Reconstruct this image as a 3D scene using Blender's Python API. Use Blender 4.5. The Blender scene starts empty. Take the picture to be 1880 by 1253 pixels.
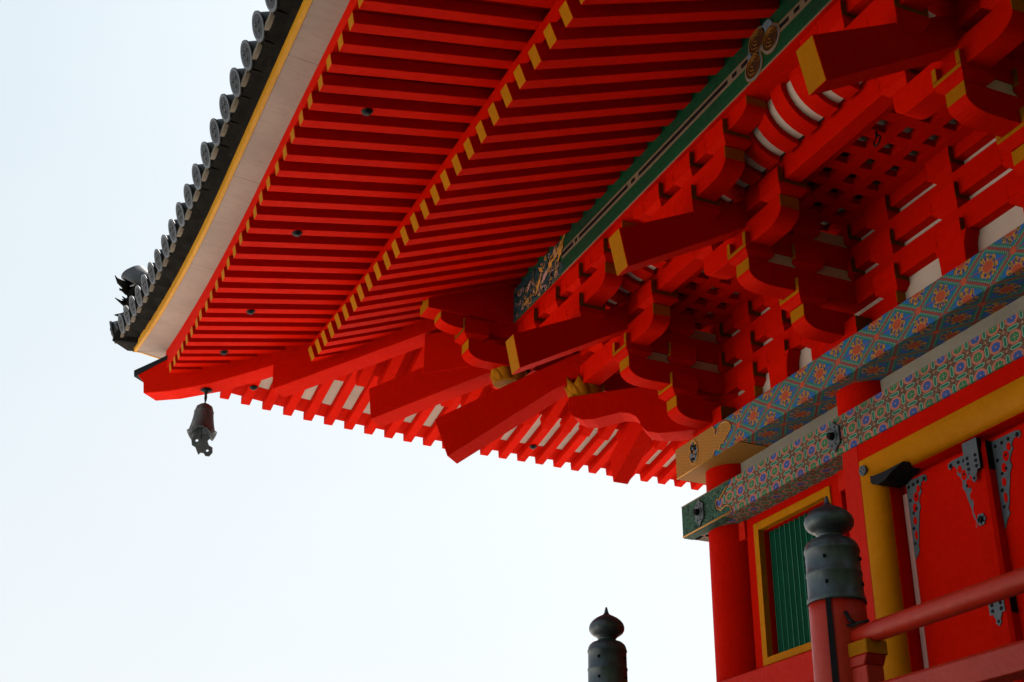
import bpy, bmesh, math, random
from mathutils import Vector, Matrix
random.seed(7)
S=bpy.context.scene; COL=S.collection
R=math.radians
# ------------------------------------------------------------------ materials
def nt(name):
    m=bpy.data.materials.new(name); m.use_nodes=True; t=m.node_tree; t.nodes.clear()
    o=t.nodes.new('ShaderNodeOutputMaterial'); b=t.nodes.new('ShaderNodeBsdfPrincipled')
    t.links.new(b.outputs[0],o.inputs[0]); return m,t,b
class G:
    """tiny node expression helper"""
    def __init__(s,t): s.t=t
    def n(s,typ,**k):
        x=s.t.nodes.new(typ)
        for a,v in k.items(): setattr(x,a,v)
        return x
    def L(s,a,b): s.t.links.new(a,b)
    def put(s,i,v):
        if isinstance(v,(int,float)): i.default_value=v
        elif isinstance(v,tuple): i.default_value=v if len(v)==len(i.default_value) else (*v,1)
        else: s.L(v,i)
    def m(s,op,a,b=0.0,c=0.0):
        x=s.n('ShaderNodeMath',operation=op); s.put(x.inputs[0],a); s.put(x.inputs[1],b); s.put(x.inputs[2],c); return x.outputs[0]
    def add(s,a,b): return s.m('ADD',a,b)
    def sub(s,a,b): return s.m('SUBTRACT',a,b)
    def mul(s,a,b): return s.m('MULTIPLY',a,b)
    def ab(s,a): return s.m('ABSOLUTE',a)
    def fr(s,a): return s.m('FRACT',a)
    def fl(s,a): return s.m('FLOOR',a)
    def mx(s,a,b): return s.m('MAXIMUM',a,b)
    def mn(s,a,b): return s.m('MINIMUM',a,b)
    def lt(s,a,b): return s.m('LESS_THAN',a,b)
    def gt(s,a,b): return s.m('GREATER_THAN',a,b)
    def mix(s,f,a,b):
        x=s.n('ShaderNodeMix',data_type='RGBA'); s.put(x.inputs[0],f); s.put(x.inputs[6],a); s.put(x.inputs[7],b); return x.outputs[2]
    def noise(s,sc,vec=None,det=4,rough=.55,dist=0):
        x=s.n('ShaderNodeTexNoise'); x.inputs['Scale'].default_value=sc; x.inputs['Detail'].default_value=det
        x.inputs['Roughness'].default_value=rough; x.inputs['Distortion'].default_value=dist
        if vec is not None: s.L(vec,x.inputs['Vector'])
        return x.outputs['Fac']
    def ramp(s,f,a,b):
        x=s.n('ShaderNodeMapRange'); s.put(x.inputs[0],f); x.inputs[1].default_value=a; x.inputs[2].default_value=b; return x.outputs[0]
    def obj(s): return s.n('ShaderNodeTexCoord').outputs['Object']
    def pos(s): return s.n('ShaderNodeNewGeometry').outputs['Position']
    def uv(s):
        x=s.n('ShaderNodeSeparateXYZ'); s.L(s.n('ShaderNodeTexCoord').outputs['UV'],x.inputs[0]); return x.outputs[0],x.outputs[1]
    def scale(s,v,x,y,z):
        q=s.n('ShaderNodeMapping'); s.L(v,q.inputs[0]); q.inputs['Scale'].default_value=(x,y,z); return q.outputs[0]
def paint(name,c,c2,rough=.45,grain=18,wear=None,spec=.1,bump=.12):
    m,t,b=nt(name); g=G(t); p=g.pos()
    f=g.ramp(g.noise(1.7,p,6,.6),.32,.68)
    col=g.mix(f,c,c2)
    f2=g.ramp(g.noise(grain,p,7,.7),.35,.75)
    col=g.mix(g.mul(f2,.30),col,tuple(x*.62 for x in c2))
    # long thin grain in both plan directions, faded chalky patches and specks
    gr=g.mul(g.ramp(g.noise(60,g.scale(p,.07,1,1),5,.7),.55,.72),.22)
    col=g.mix(gr,col,tuple(x*.55 for x in c2))
    gr=g.mul(g.ramp(g.noise(60,g.scale(p,1,.07,1),5,.7),.55,.72),.22)
    col=g.mix(gr,col,tuple(x*.55 for x in c2))
    fade=g.mul(g.ramp(g.noise(5,p,8,.75),.60,.80),.30)
    col=g.mix(fade,col,tuple(min(1,x*1.22+.002) for x in c))
    rnd=g.n('ShaderNodeObjectInfo').outputs['Random']
    col=g.mix(g.mul(rnd,.26),col,tuple(x*.6 for x in c2))
    if wear:
        w=g.mul(g.gt(g.noise(26,g.scale(p,1,1,.35),8,.7),wear),.75)
        col=g.mix(w,col,(.70,.26,.15))
    g.L(col,b.inputs['Base Color'])
    b.inputs['Specular IOR Level'].default_value=spec
    g.L(g.add(g.mul(f2,.18),rough-.08),b.inputs['Roughness'])
    bp=g.n('ShaderNodeBump'); bp.inputs['Strength'].default_value=bump*2; bp.inputs['Distance'].default_value=.01
    g.L(g.add(f2,g.mul(gr,2.0)),bp.inputs['Height']); g.L(bp.outputs[0],b.inputs['Normal'])
    return m
RED=paint('vermilion_paint',(.50,.0058,.0),(.43,.0042,.0),.65,spec=.012)
REDW=paint('weathered_vermilion_paint',(.52,.008,.0002),(.45,.006,.0002),.55,wear=.67,spec=.05)
RAIL=paint('faded_vermilion_paint',(.42,.017,.005),(.32,.012,.003),.42,wear=.72,spec=.2)
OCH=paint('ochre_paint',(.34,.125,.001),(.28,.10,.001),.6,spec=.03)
OCHD=paint('shaded_ochre_paint',(.15,.062,.001),(.12,.048,.001),.6,spec=.03)  # ochre darkened to paint in the shade on the blocks' end faces
OCHS=paint('ochre_frame_paint',(.42,.155,.0),(.36,.128,.0),.55,spec=.03)
GRN=paint('green_lattice_paint',(.001,.11,.066),(.001,.08,.05),.5,spec=.15)
GRNL=paint('green_edge_highlight',(.01,.17,.10),(.008,.13,.08),.5,spec=.2)  # lighter tone paints in the light caught along the slat ridges
GRNB=paint('green_beam_paint',(.003,.062,.024),(.008,.034,.02),.6,spec=.12)
BLK=paint('black_iron',(.006,.007,.010),(.010,.011,.015),.55,spec=.08)
BEIGE=paint('beige_line_paint',(.20,.145,.10),(.15,.11,.08),.6,spec=.1)
GOLD=paint('gold_line_paint',(.55,.27,.06),(.45,.2,.04),.5)
PALE=paint('pale_blue_paint',(.12,.17,.24),(.09,.13,.18),.5,spec=.1)
OCHF=paint('yellow_fascia_paint',(.50,.235,.008),(.42,.19,.006),.55,spec=.12)
STEEL=paint('blue_grey_metal',(.075,.098,.125),(.045,.062,.085),.5,spec=.35)
HOLE=paint('dark_hole',(.004,.004,.008),(.006,.005,.008),.7)
DGLD=paint('dull_gold_line_paint',(.26,.115,.02),(.2,.085,.015),.6,spec=.05)
BRN=paint('dark_brown_paint',(.05,.018,.008),(.03,.012,.006),.6)
PINK=paint('pale_pink_edge_paint',(.50,.28,.27),(.44,.24,.24),.6)
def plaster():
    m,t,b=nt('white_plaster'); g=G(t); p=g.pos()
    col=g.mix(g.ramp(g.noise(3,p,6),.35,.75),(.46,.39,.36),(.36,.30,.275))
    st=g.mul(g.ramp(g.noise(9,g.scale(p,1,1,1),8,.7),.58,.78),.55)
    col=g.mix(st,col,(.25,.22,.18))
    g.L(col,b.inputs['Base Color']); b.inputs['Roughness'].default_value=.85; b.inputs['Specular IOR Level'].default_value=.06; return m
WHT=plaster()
WHG=paint('grey_shaded_plaster',(.29,.265,.235),(.20,.185,.165),.85,spec=.05)  # shade under the plate beam put into the plaster colour
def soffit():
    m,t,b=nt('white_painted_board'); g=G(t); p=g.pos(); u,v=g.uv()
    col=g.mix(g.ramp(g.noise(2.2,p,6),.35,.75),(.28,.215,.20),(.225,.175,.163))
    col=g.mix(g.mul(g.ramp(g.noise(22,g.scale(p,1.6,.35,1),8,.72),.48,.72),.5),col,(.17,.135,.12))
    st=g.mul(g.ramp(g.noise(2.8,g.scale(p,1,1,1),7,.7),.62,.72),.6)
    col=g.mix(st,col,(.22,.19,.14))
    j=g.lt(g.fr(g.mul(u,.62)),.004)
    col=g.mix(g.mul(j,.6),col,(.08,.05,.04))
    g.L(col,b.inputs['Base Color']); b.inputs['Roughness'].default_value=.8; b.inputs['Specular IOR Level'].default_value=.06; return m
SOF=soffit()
def tile():
    m,t,b=nt('grey_roof_tile'); g=G(t); p=g.pos()
    col=g.mix(g.ramp(g.noise(5,p,6),.3,.7),(.045,.048,.062),(.022,.024,.032))
    col=g.mix(g.mul(g.ramp(g.noise(14,p,8,.7),.5,.75),.5),col,(.075,.062,.05))
    g.L(col,b.inputs['Base Color']); b.inputs['Roughness'].default_value=.45; b.inputs['Specular IOR Level'].default_value=.3; return m
TILE=tile()
def tiledark():
    m,t,b=nt('dark_tile_underside'); g=G(t); p=g.pos()
    col=g.mix(g.ramp(g.noise(6,p,6),.35,.7),(.009,.009,.009),(.004,.004,.005))
    col=g.mix(g.mul(g.ramp(g.noise(11,p,8,.7),.55,.8),.7),col,(.035,.026,.018))
    g.L(col,b.inputs['Base Color']); b.inputs['Roughness'].default_value=.9; b.inputs['Specular IOR Level'].default_value=.03; return m
TILED=tiledark()
TRIM=paint('light_tile_rim',(.085,.097,.125),(.055,.063,.085),.5,spec=.2)
TILEC=paint('dark_tile_disc',(.022,.025,.034),(.012,.014,.02),.55,spec=.15)
LIP=paint('dusty_tile_lip',(.15,.125,.105),(.085,.07,.055),.7)
def bronze(name,c1,c2,c3,met=.75,rough=.38):
    m,t,b=nt(name); g=G(t); p=g.pos()
    col=g.mix(g.ramp(g.noise(7,p,6),.3,.7),c1,c2)
    col=g.mix(g.mul(g.ramp(g.noise(22,g.scale(p,1,1,.3),8,.7),.5,.75),.6),col,c3)
    g.L(col,b.inputs['Base Color']); b.inputs['Metallic'].default_value=met
    g.L(g.add(g.mul(g.noise(16,p,6),.3),rough-.12),b.inputs['Roughness']); return m
BRZ=bronze('patinated_bronze',(.060,.078,.092),(.032,.044,.056),(.095,.125,.135),.65,.42)
BELL=bronze('grey_bell_bronze',(.055,.075,.098),(.032,.043,.057),(.16,.19,.2),.02,.65)
def daiwa_mat():
    """painted diamonds: UV.x in periods along the beam, UV.y -0.5..0.5 across it"""
    m,t,b=nt('painted_diamond_brocade'); g=G(t); u,v=g.uv()
    nz=g.noise(9,g.scale(g.pos(),1,1,1),3)
    uu=g.add(u,g.mul(g.sub(nz,.5),.02))
    a=g.add(uu,v); c=g.sub(uu,v)
    pa=g.ab(g.sub(g.fr(a),.5)); pb=g.ab(g.sub(g.fr(c),.5))
    M=g.mx(pa,pb)
    # cell centre offsets
    da=g.sub(g.fr(a),.5); db=g.sub(g.fr(c),.5)
    du=g.mul(g.add(da,db),.5); dv=g.mul(g.sub(da,db),.5)
    def ell(x,kx,y,ky): return g.m('SQRT',g.add(g.m('POWER',g.mul(x,kx),2.0),g.m('POWER',g.mul(y,ky),2.0)))
    ang=g.m('ARCTAN2',g.mul(dv,.62),du)
    pet=g.add(ell(du,1.0,dv,.62),g.mul(g.m('SINE',g.mul(ang,8.0)),.016))
    ticks=g.gt(g.fr(g.mul(g.add(a,g.mul(c,-1.0)),17.0)),.5)
    ticks2=g.gt(g.fr(g.mul(uu,30.0)),.5)
    green=(.02,.15,.095); blue=(.012,.11,.37)
    col=g.mix(g.lt(M,.36),green,blue)
    col=g.mix(g.mul(g.gt(M,.41),g.mul(ticks2,.75)),col,(.22,.34,.36))
    col=g.mix(g.gt(M,.466),col,(.24,.04,.035))
    col=g.mix(g.mul(g.gt(M,.445),g.mul(g.lt(M,.457),1.0)),col,(.06,.02,.06))
    col=g.mix(g.mul(g.lt(g.ab(g.mul(dv,1.0)),.012),g.lt(pet,.5)),col,(.22,.03,.05))
    gnoise=g.noise(60,g.pos(),3)
    col=g.mix(g.lt(pet,.185),col,g.mix(g.gt(gnoise,.52),(.40,.19,.035),(.05,.08,.05)))
    col=g.mix(g.mul(g.lt(pet,.175),g.gt(g.m('SINE',g.mul(ang,8.0)),.55)),col,(.05,.03,.22))
    col=g.mix(g.lt(ell(du,1.0,dv,.78),.115),col,(.42,.16,.04))
    col=g.mix(g.lt(ell(du,1.0,dv,.8),.10),col,(.36,.06,.025))
    # node flowers
    nu=g.sub(g.fr(g.add(u,.5)),.5)
    col=g.mix(g.lt(ell(nu,1.0,v,.6),.06),col,(.42,.07,.035))
    col=g.mix(.22,col,(.03,.03,.03)); col=g.mix(g.mul(g.ramp(g.noise(5,g.pos(),6),.5,.8),.45),col,(.05,.06,.05))
    g.L(col,b.inputs['Base Color']); b.inputs['Roughness'].default_value=.65; b.inputs['Specular IOR Level'].default_value=.06; return m
DAI=daiwa_mat()
def nag_mat():
    m,t,b=nt('painted_octagon_brocade'); g=G(t); u,v=g.uv()
    x=g.sub(g.fr(u),.5); y=g.sub(g.fr(v),.5)
    ax=g.ab(x); ay=g.ab(y)
    par=g.m('FLOORED_MODULO',g.add(g.fl(u),g.fl(v)),2.0)
    octd=g.mx(g.mx(ax,ay),g.mul(g.add(ax,ay),.72))
    brown=(.095,.045,.035)
    nn=g.noise(90,g.pos(),3)
    col=g.mix(g.gt(nn,.55),brown,(.23,.12,.07))
    col=g.mix(g.lt(octd,.385),col,(.06,.02,.03))
    col=g.mix(g.lt(octd,.365),col,(.42,.135,.10))
    col=g.mix(g.lt(octd,.275),col,(.40,.17,.12))
    ang=g.m('ARCTAN2',y,x); rad=g.m('SQRT',g.add(g.mul(x,x),g.mul(y,y)))
    pr=g.add(rad,g.mul(g.m('COSINE',g.mul(ang,8.0)),.018))
    fc=g.mix(par,(.025,.15,.07),(.028,.085,.33))
    col=g.mix(g.lt(pr,.24),col,fc)
    spk=g.mul(g.gt(g.m('COSINE',g.mul(ang,4.0)),.93),g.mul(g.gt(rad,.05),g.lt(rad,.17)))
    col=g.mix(g.mul(spk,.8),col,g.mix(par,(.3,.4,.3),(.12,.05,.25)))
    col=g.mix(g.lt(rad,.035),col,(.5,.25,.1))
    # bars : centred on cell edges
    def bar(p,q):  # p across (distance from edge), q along
        e=g.sub(.5,p)
        o=g.mul(g.lt(e,.125),g.lt(g.add(q,g.mul(e,1.0)),.345))
        mi=g.mul(g.lt(e,.108),g.lt(g.add(q,g.mul(e,1.0)),.325))
        i=g.mul(g.lt(e,.066),g.lt(g.add(q,g.mul(e,1.0)),.265))
        return o,mi,i
    for p,q in ((ay,ax),(ax,ay)):
        o,mi,i=bar(p,q)
        col=g.mix(o,col,(.06,.04,.035)); col=g.mix(mi,col,(.20,.38,.29)); col=g.mix(i,col,(.012,.13,.085))
    ex=g.sub(.5,ax); ey=g.sub(.5,ay)
    cr=g.mn(g.mx(ex,g.mul(ey,.25)),g.mx(ey,g.mul(ex,.25)))
    col=g.mix(g.mul(g.lt(cr,.02),g.lt(g.mx(ex,ey),.13)),col,(.36,.22,.15))
    col=g.mix(.22,col,(.04,.035,.032)); col=g.mix(g.mul(g.ramp(g.noise(5,g.pos(),7,.7),.45,.75),.55),col,(.05,.045,.04))
    g.L(col,b.inputs['Base Color']); b.inputs['Roughness'].default_value=.65; b.inputs['Specular IOR Level'].default_value=.06; return m
NAG=nag_mat()
def curl_mat():
    m,t,b=nt('green_arabesque_paint'); g=G(t); p=g.pos()
    w=g.n('ShaderNodeTexNoise'); w.inputs['Scale'].default_value=30; w.inputs['Detail'].default_value=1.0; w.inputs['Distortion'].default_value=1.6
    g.L(p,w.inputs['Vector'])
    f=g.ab(g.sub(w.outputs['Fac'],.5))
    col=g.mix(g.lt(f,.045),(.028,.085,.062),(.010,.011,.013))
    col=g.mix(g.mul(g.gt(g.noise(40,p,2),.6),.4),col,(.10,.16,.10))
    g.L(col,b.inputs['Base Color']); b.inputs['Roughness'].default_value=.65; b.inputs['Specular IOR Level'].default_value=.06; return m
CURL=curl_mat()
def fret_mat():
    m,t,b=nt('gold_fret_paint'); g=G(t); u,v=g.uv()
    a=g.add(g.mul(u,1.0),g.mul(v,.9))
    k=g.fr(g.mul(a,52.0)); c=g.fr(g.mul(g.sub(u,v),14.0))
    ln=g.lt(k,.36); ln=g.mul(ln,g.gt(c,.14))
    ln2=g.mul(g.lt(g.fr(g.add(g.mul(a,26.0),.25)),.5),g.lt(c,.10))
    f=g.mx(ln,ln2)
    col=g.mix(f,(.36,.165,.035),(.085,.03,.006))
    col=g.mix(g.mul(g.ramp(g.noise(6,g.pos(),6),.45,.8),.5),col,(.2,.13,.06))
    g.L(col,b.inputs['Base Color']); b.inputs['Roughness'].default_value=.65; b.inputs['Specular IOR Level'].default_value=.06; return m
FRET=fret_mat()
def teal():
    m,t,b=nt('dark_teal_paint'); g=G(t); p=g.pos()
    col=g.mix(g.gt(g.noise(14,p,5,.6,1.5),.53),(.012,.035,.045),(.03,.055,.07))
    g.L(col,b.inputs['Base Color']); b.inputs['Roughness'].default_value=.65; b.inputs['Specular IOR Level'].default_value=.06; return m
TEAL=teal()
def ground_mat():
    m,t,b=nt('pale_gravel'); g=G(t); p=g.pos()
    col=g.mix(g.noise(.6,p,8,.7),(.66,.60,.50),(.56,.50,.42)); col=g.mix(g.mul(g.noise(30,p,3),.4),col,(.45,.40,.33))
    g.L(col,b.inputs['Base Color']); b.inputs['Roughness'].default_value=.9; return m
GND=ground_mat()
STONE=paint('pale_granite',(.38,.36,.33),(.30,.28,.26),.8)
WOOD=paint('veranda_planks',(.30,.22,.15),(.22,.16,.11),.7)
# ------------------------------------------------------------------ mesh builder
ident=lambda p:p
swap=lambda p:(p[1],p[0],p[2])
R2=math.sqrt(2)
diag=lambda p:(-p[0]+p[1]/R2,-p[0]-p[1]/R2,p[2])      # (distance coordinate, lateral, z) along the corner diagonal
class MB:
    def __init__(s,T=ident): s.v=[];s.f=[];s.mi=[];s.uv=[];s.mats=[];s.T=T;s.sm=[]
    def mat(s,m):
        if m not in s.mats: s.mats.append(m)
        return s.mats.index(m)
    def add(s,vs,fs,m,uvs=None,smooth=False,mm=None):
        o=len(s.v); s.v+= [tuple(s.T(p)) for p in vs]
        for k,f in enumerate(fs):
            s.f.append(tuple(o+i for i in f)); s.mi.append(s.mat((mm or {}).get(k,m))); s.uv.append(uvs[k] if uvs else None); s.sm.append(smooth)
        return s
    def box(s,x0,x1,y0,y1,z0,z1,m,mm=None,uvf=None):
        vs=[(x,y,z) for x in (x0,x1) for y in (y0,y1) for z in (z0,z1)]
        # faces: 0 -x,1 +x,2 -y,3 +y,4 -z,5 +z
        fs=[(0,1,3,2),(4,6,7,5),(0,4,5,1),(2,3,7,6),(0,2,6,4),(1,5,7,3)]
        uvs=None
        if uvf: uvs=[[uvf(k,vs[i]) for i in f] for k,f in enumerate(fs)]
        return s.add(vs,fs,m,uvs,mm=mm)
    def ext(s,prof,a,b,m,axis='x',mm=None,capm=None,smooth=False):
        """extrude a 2-D outline. axis x: prof=(y,z); axis y: prof=(x,z); axis z: prof=(x,y)"""
        n=len(prof)
        def P(q,t): return (t,q[0],q[1]) if axis=='x' else ((q[0],t,q[1]) if axis=='y' else (q[0],q[1],t))
        vs=[P(q,a) for q in prof]+[P(q,b) for q in prof]
        fs=[(i,(i+1)%n,n+(i+1)%n,n+i) for i in range(n)]
        s.add(vs,fs,m,mm=mm,smooth=smooth)
        s.add([P(q,a) for q in prof],[tuple(range(n))],capm or m); s.add([P(q,b) for q in prof],[tuple(range(n))],capm or m)
        return s
    def lathe(s,prof,cx,cy,m,n=32,zoff=0,mats=None):
        vs=[];k=len(prof)
        for i in range(n):
            a=2*math.pi*i/n
            for r,z in prof: vs.append((cx+r*math.cos(a),cy+r*math.sin(a),z+zoff))
        fs=[];mm={}
        for i in range(n):
            j=(i+1)%n
            for q in range(k-1):
                if mats: mm[len(fs)]=mats[q]
                fs.append((i*k+q,j*k+q,j*k+q+1,i*k+q+1))
        s.add(vs,fs,m,mm=mm,smooth=True)
        s.add([vs[i*k] for i in range(n)],[tuple(range(n))],m); s.add([vs[i*k+k-1] for i in range(n)],[tuple(range(n))],m)
        return s
    def cyl(s,p0,p1,r0,m,r1=None,n=20,cap=None):
        p0=Vector(p0);p1=Vector(p1);d=(p1-p0).normalized(); u=d.orthogonal().normalized(); w=d.cross(u); r1=r0 if r1 is None else r1
        a=[p0+r0*(math.cos(2*math.pi*i/n)*u+math.sin(2*math.pi*i/n)*w) for i in range(n)]
        b=[p1+r1*(math.cos(2*math.pi*i/n)*u+math.sin(2*math.pi*i/n)*w) for i in range(n)]
        s.add([tuple(q) for q in a+b],[(i,(i+1)%n,n+(i+1)%n,n+i) for i in range(n)],m,smooth=True)
        s.add([tuple(q) for q in a],[tuple(range(n))],cap or m); s.add([tuple(q) for q in b],[tuple(range(n))],cap or m)
        return s
    def tube(s,pts,r,m,n=10,taper=None):
        pts=[Vector(p) for p in pts]; rings=[]
        for i,p in enumerate(pts):
            d=(pts[min(i+1,len(pts)-1)]-pts[max(i-1,0)]).normalized(); u=d.cross(Vector((.3,.5,.8))).normalized(); w=d.cross(u)
            rr=r if taper is None else taper[i]
            rings+= [tuple(p+rr*(math.cos(2*math.pi*k/n)*u+math.sin(2*math.pi*k/n)*w)) for k in range(n)]
        fs=[(i*n+k,i*n+(k+1)%n,(i+1)*n+(k+1)%n,(i+1)*n+k) for i in range(len(pts)-1) for k in range(n)]
        s.add(rings,fs,m,smooth=True); s.add(rings[:n],[tuple(range(n))],m); s.add(rings[-n:],[tuple(range(n))],m); return s
    def build(s,name,parent=None,bevel=0,label=None,seg=1):
        me=bpy.data.meshes.new(name); me.from_pydata(s.v,[],s.f)
        for m in s.mats: me.materials.append(m)
        for i,p in enumerate(me.polygons): p.material_index=s.mi[i]; p.use_smooth=s.sm[i]
        if any(u for u in s.uv):
            L=me.uv_layers.new(name='UVMap')
            for i,p in enumerate(me.polygons):
                if s.uv[i]:
                    for j,li in enumerate(p.loop_indices): L.data[li].uv=s.uv[i][j]
        bm=bmesh.new(); bm.from_mesh(me)
        bmesh.ops.remove_doubles(bm,verts=bm.verts,dist=1e-5)
        bmesh.ops.recalc_face_normals(bm,faces=bm.faces)
        bm.to_mesh(me); bm.free()
        o=bpy.data.objects.new(name,me); COL.objects.link(o)
        if parent: o.parent=parent
        if bevel:
            b=o.modifiers.new('edge','BEVEL'); b.width=bevel; b.segments=seg; b.limit_method='ANGLE'; b.angle_limit=R(40); b.use_clamp_overlap=True
        if label: o['label']=label
        return o
def tag(o,label=None,cat=None,group=None,kind=None):
    if label:o['label']=label
    if cat:o['category']=cat
    if group:o['group']=group
    if kind:o['kind']=kind
    return o
def empty(name,loc,**k):
    o=bpy.data.objects.new(name,None); COL.objects.link(o); o.location=loc; o.empty_display_size=.2; return tag(o,**k)
# ------------------------------------------------------------------ dimensions (metres; eye level is z = 0)
ZG=-1.6; ZF=.46
s_=.225; L1=1.8; L2=2.25; W=5.85; CX=[0,1.8,4.05,5.85]
T0,T1,T2,T3,T4=4.20,4.478,4.756,5.035,5.315
Y1,Y2,Y3=.49,.91,1.333
AH=.19; AW=.08
JY,HY=2.955,4.117
def sym(x): return x if x<=W/2 else W-x
def Zh(x):
    x=sym(x); return 5.308+(.205*((-.6-x)/3.25)**2 if x<-.6 else 0)
def Zj(x):
    x=sym(x); return 5.225+(.15*((.9-x)/3.54)**2 if x<.9 else 0)
def Zw(x):
    x=sym(x); return 5.54+(.36*((-.3-x)/3.85)**1.8 if x<-.3 else 0)
SJ,SH=.387,.196
# ------------------------------------------------------------------ the setting
MB().box(-400,400,-400,400,ZG-.5,ZG,GND).build('ground')
tag(bpy.data.objects['ground'],kind='structure')
hv=[];hf=[]; NA,NR=72,9; rh=random.Random(11)
for i in range(NA+1):
    a=R(-74)+R(162)*i/NA          # unseen hill added right of the hall to cut sky fill
    for j in range(NR+1):
        q=j/NR; d=17+80*q; e=math.sin(min(1,i/8,(NA-i)/8)*math.pi/2)
        hv.append((3+d*math.cos(a),-2+d*math.sin(a),ZG-.4+e*(66*q**.75+ (3.5*math.sin(i*1.7+j)+2.5*rh.random())*min(1,q*3))))
for i in range(NA):
    for j in range(NR): hf.append((i*(NR+1)+j,(i+1)*(NR+1)+j,(i+1)*(NR+1)+j+1,i*(NR+1)+j+1))
CUTHILL=paint('sky_cut_hillside',(.035,.05,.02),(.05,.055,.025),.9)
o=MB().add(hv,hf,CUTHILL,smooth=True).build('sky_cut_hill'); tag(o,kind='structure')
DARKGND=paint('bounce_cut_dark',(.035,.045,.018),(.06,.05,.03),.9)
o=MB().box(4.2,60,-60,60,ZG-.2,ZG+.004,DARKGND).build('bounce_cut_ground'); tag(o,kind='structure')  # unseen dark sheet added on the right to weaken ground bounce
hall=empty('temple_hall',(W/2,W/2,ZG),label='vermilion temple hall with bracketed tiled eaves and painted beams',cat='temple')
HI=Matrix.Translation((-W/2,-W/2,-ZG))
_b=MB.build
def part(mb,name,parent=None,bevel=.004,label=None):
    o=mb.build(name,parent or hall,bevel,label)
    if parent is None: o.matrix_parent_inverse=HI
    return o
pod=MB().box(-3.6,W+3.6,-3.6,W+3.6,ZG,-.95,STONE).box(-3.4,W+3.4,-3.4,W+3.4,-.95,ZF-.25,STONE).build('stone_podium',None,.02)
tag(pod,'pale granite podium under the temple hall','podium')
# body below the frame, veranda
part(MB().box(-2.35,9.2,-2.35,-.05,ZF-.22,ZF,WOOD).box(-2.35,-.05,-.05,W,ZF-.22,ZF,WOOD),'veranda_floor')
# ------------------------------------------------------------------ columns and walls
for j,x in enumerate(CX):
    for y in ([0,W] if j in(1,2) else CX):
        part(MB().lathe([(.236,ZF),(.236,1.6),(.232,3.2),(.226,3.9),(.218,4.086)],x,y,RED,48),'column',bevel=0)
for T in (ident,swap):
    f=T is ident
    # plaster strips between the painted beams and behind the brackets
    m=MB(T)
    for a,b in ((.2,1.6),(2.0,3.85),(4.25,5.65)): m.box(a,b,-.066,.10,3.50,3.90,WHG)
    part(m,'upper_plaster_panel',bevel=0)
    part(MB(T).box(.0 if f else .0605,W,.0,.06,4.05,5.75,WHT),'bracket_plaster_wall',bevel=0)
    # sill beam
    for a,b in (((-.29,1.815),(4.035,W+.29)) if f else ((-.288,W+.29),)):
        part(MB(T).box(a,b,-.31 if f else -.308,.1,1.86,2.075,REDW),'sill_beam',bevel=.01)
        part(MB(T).box(max(a,.1),min(b,W-.1),-.02,.1,ZF,1.87,RED),'lower_wall_panel')
part(MB().box(0.1,W,W-.1,W,ZF,5.7,RED),'rear_wall'); part(MB().box(W-.1,W,0.1,W-.1,ZF,5.7,RED),'side_wall')
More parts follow.
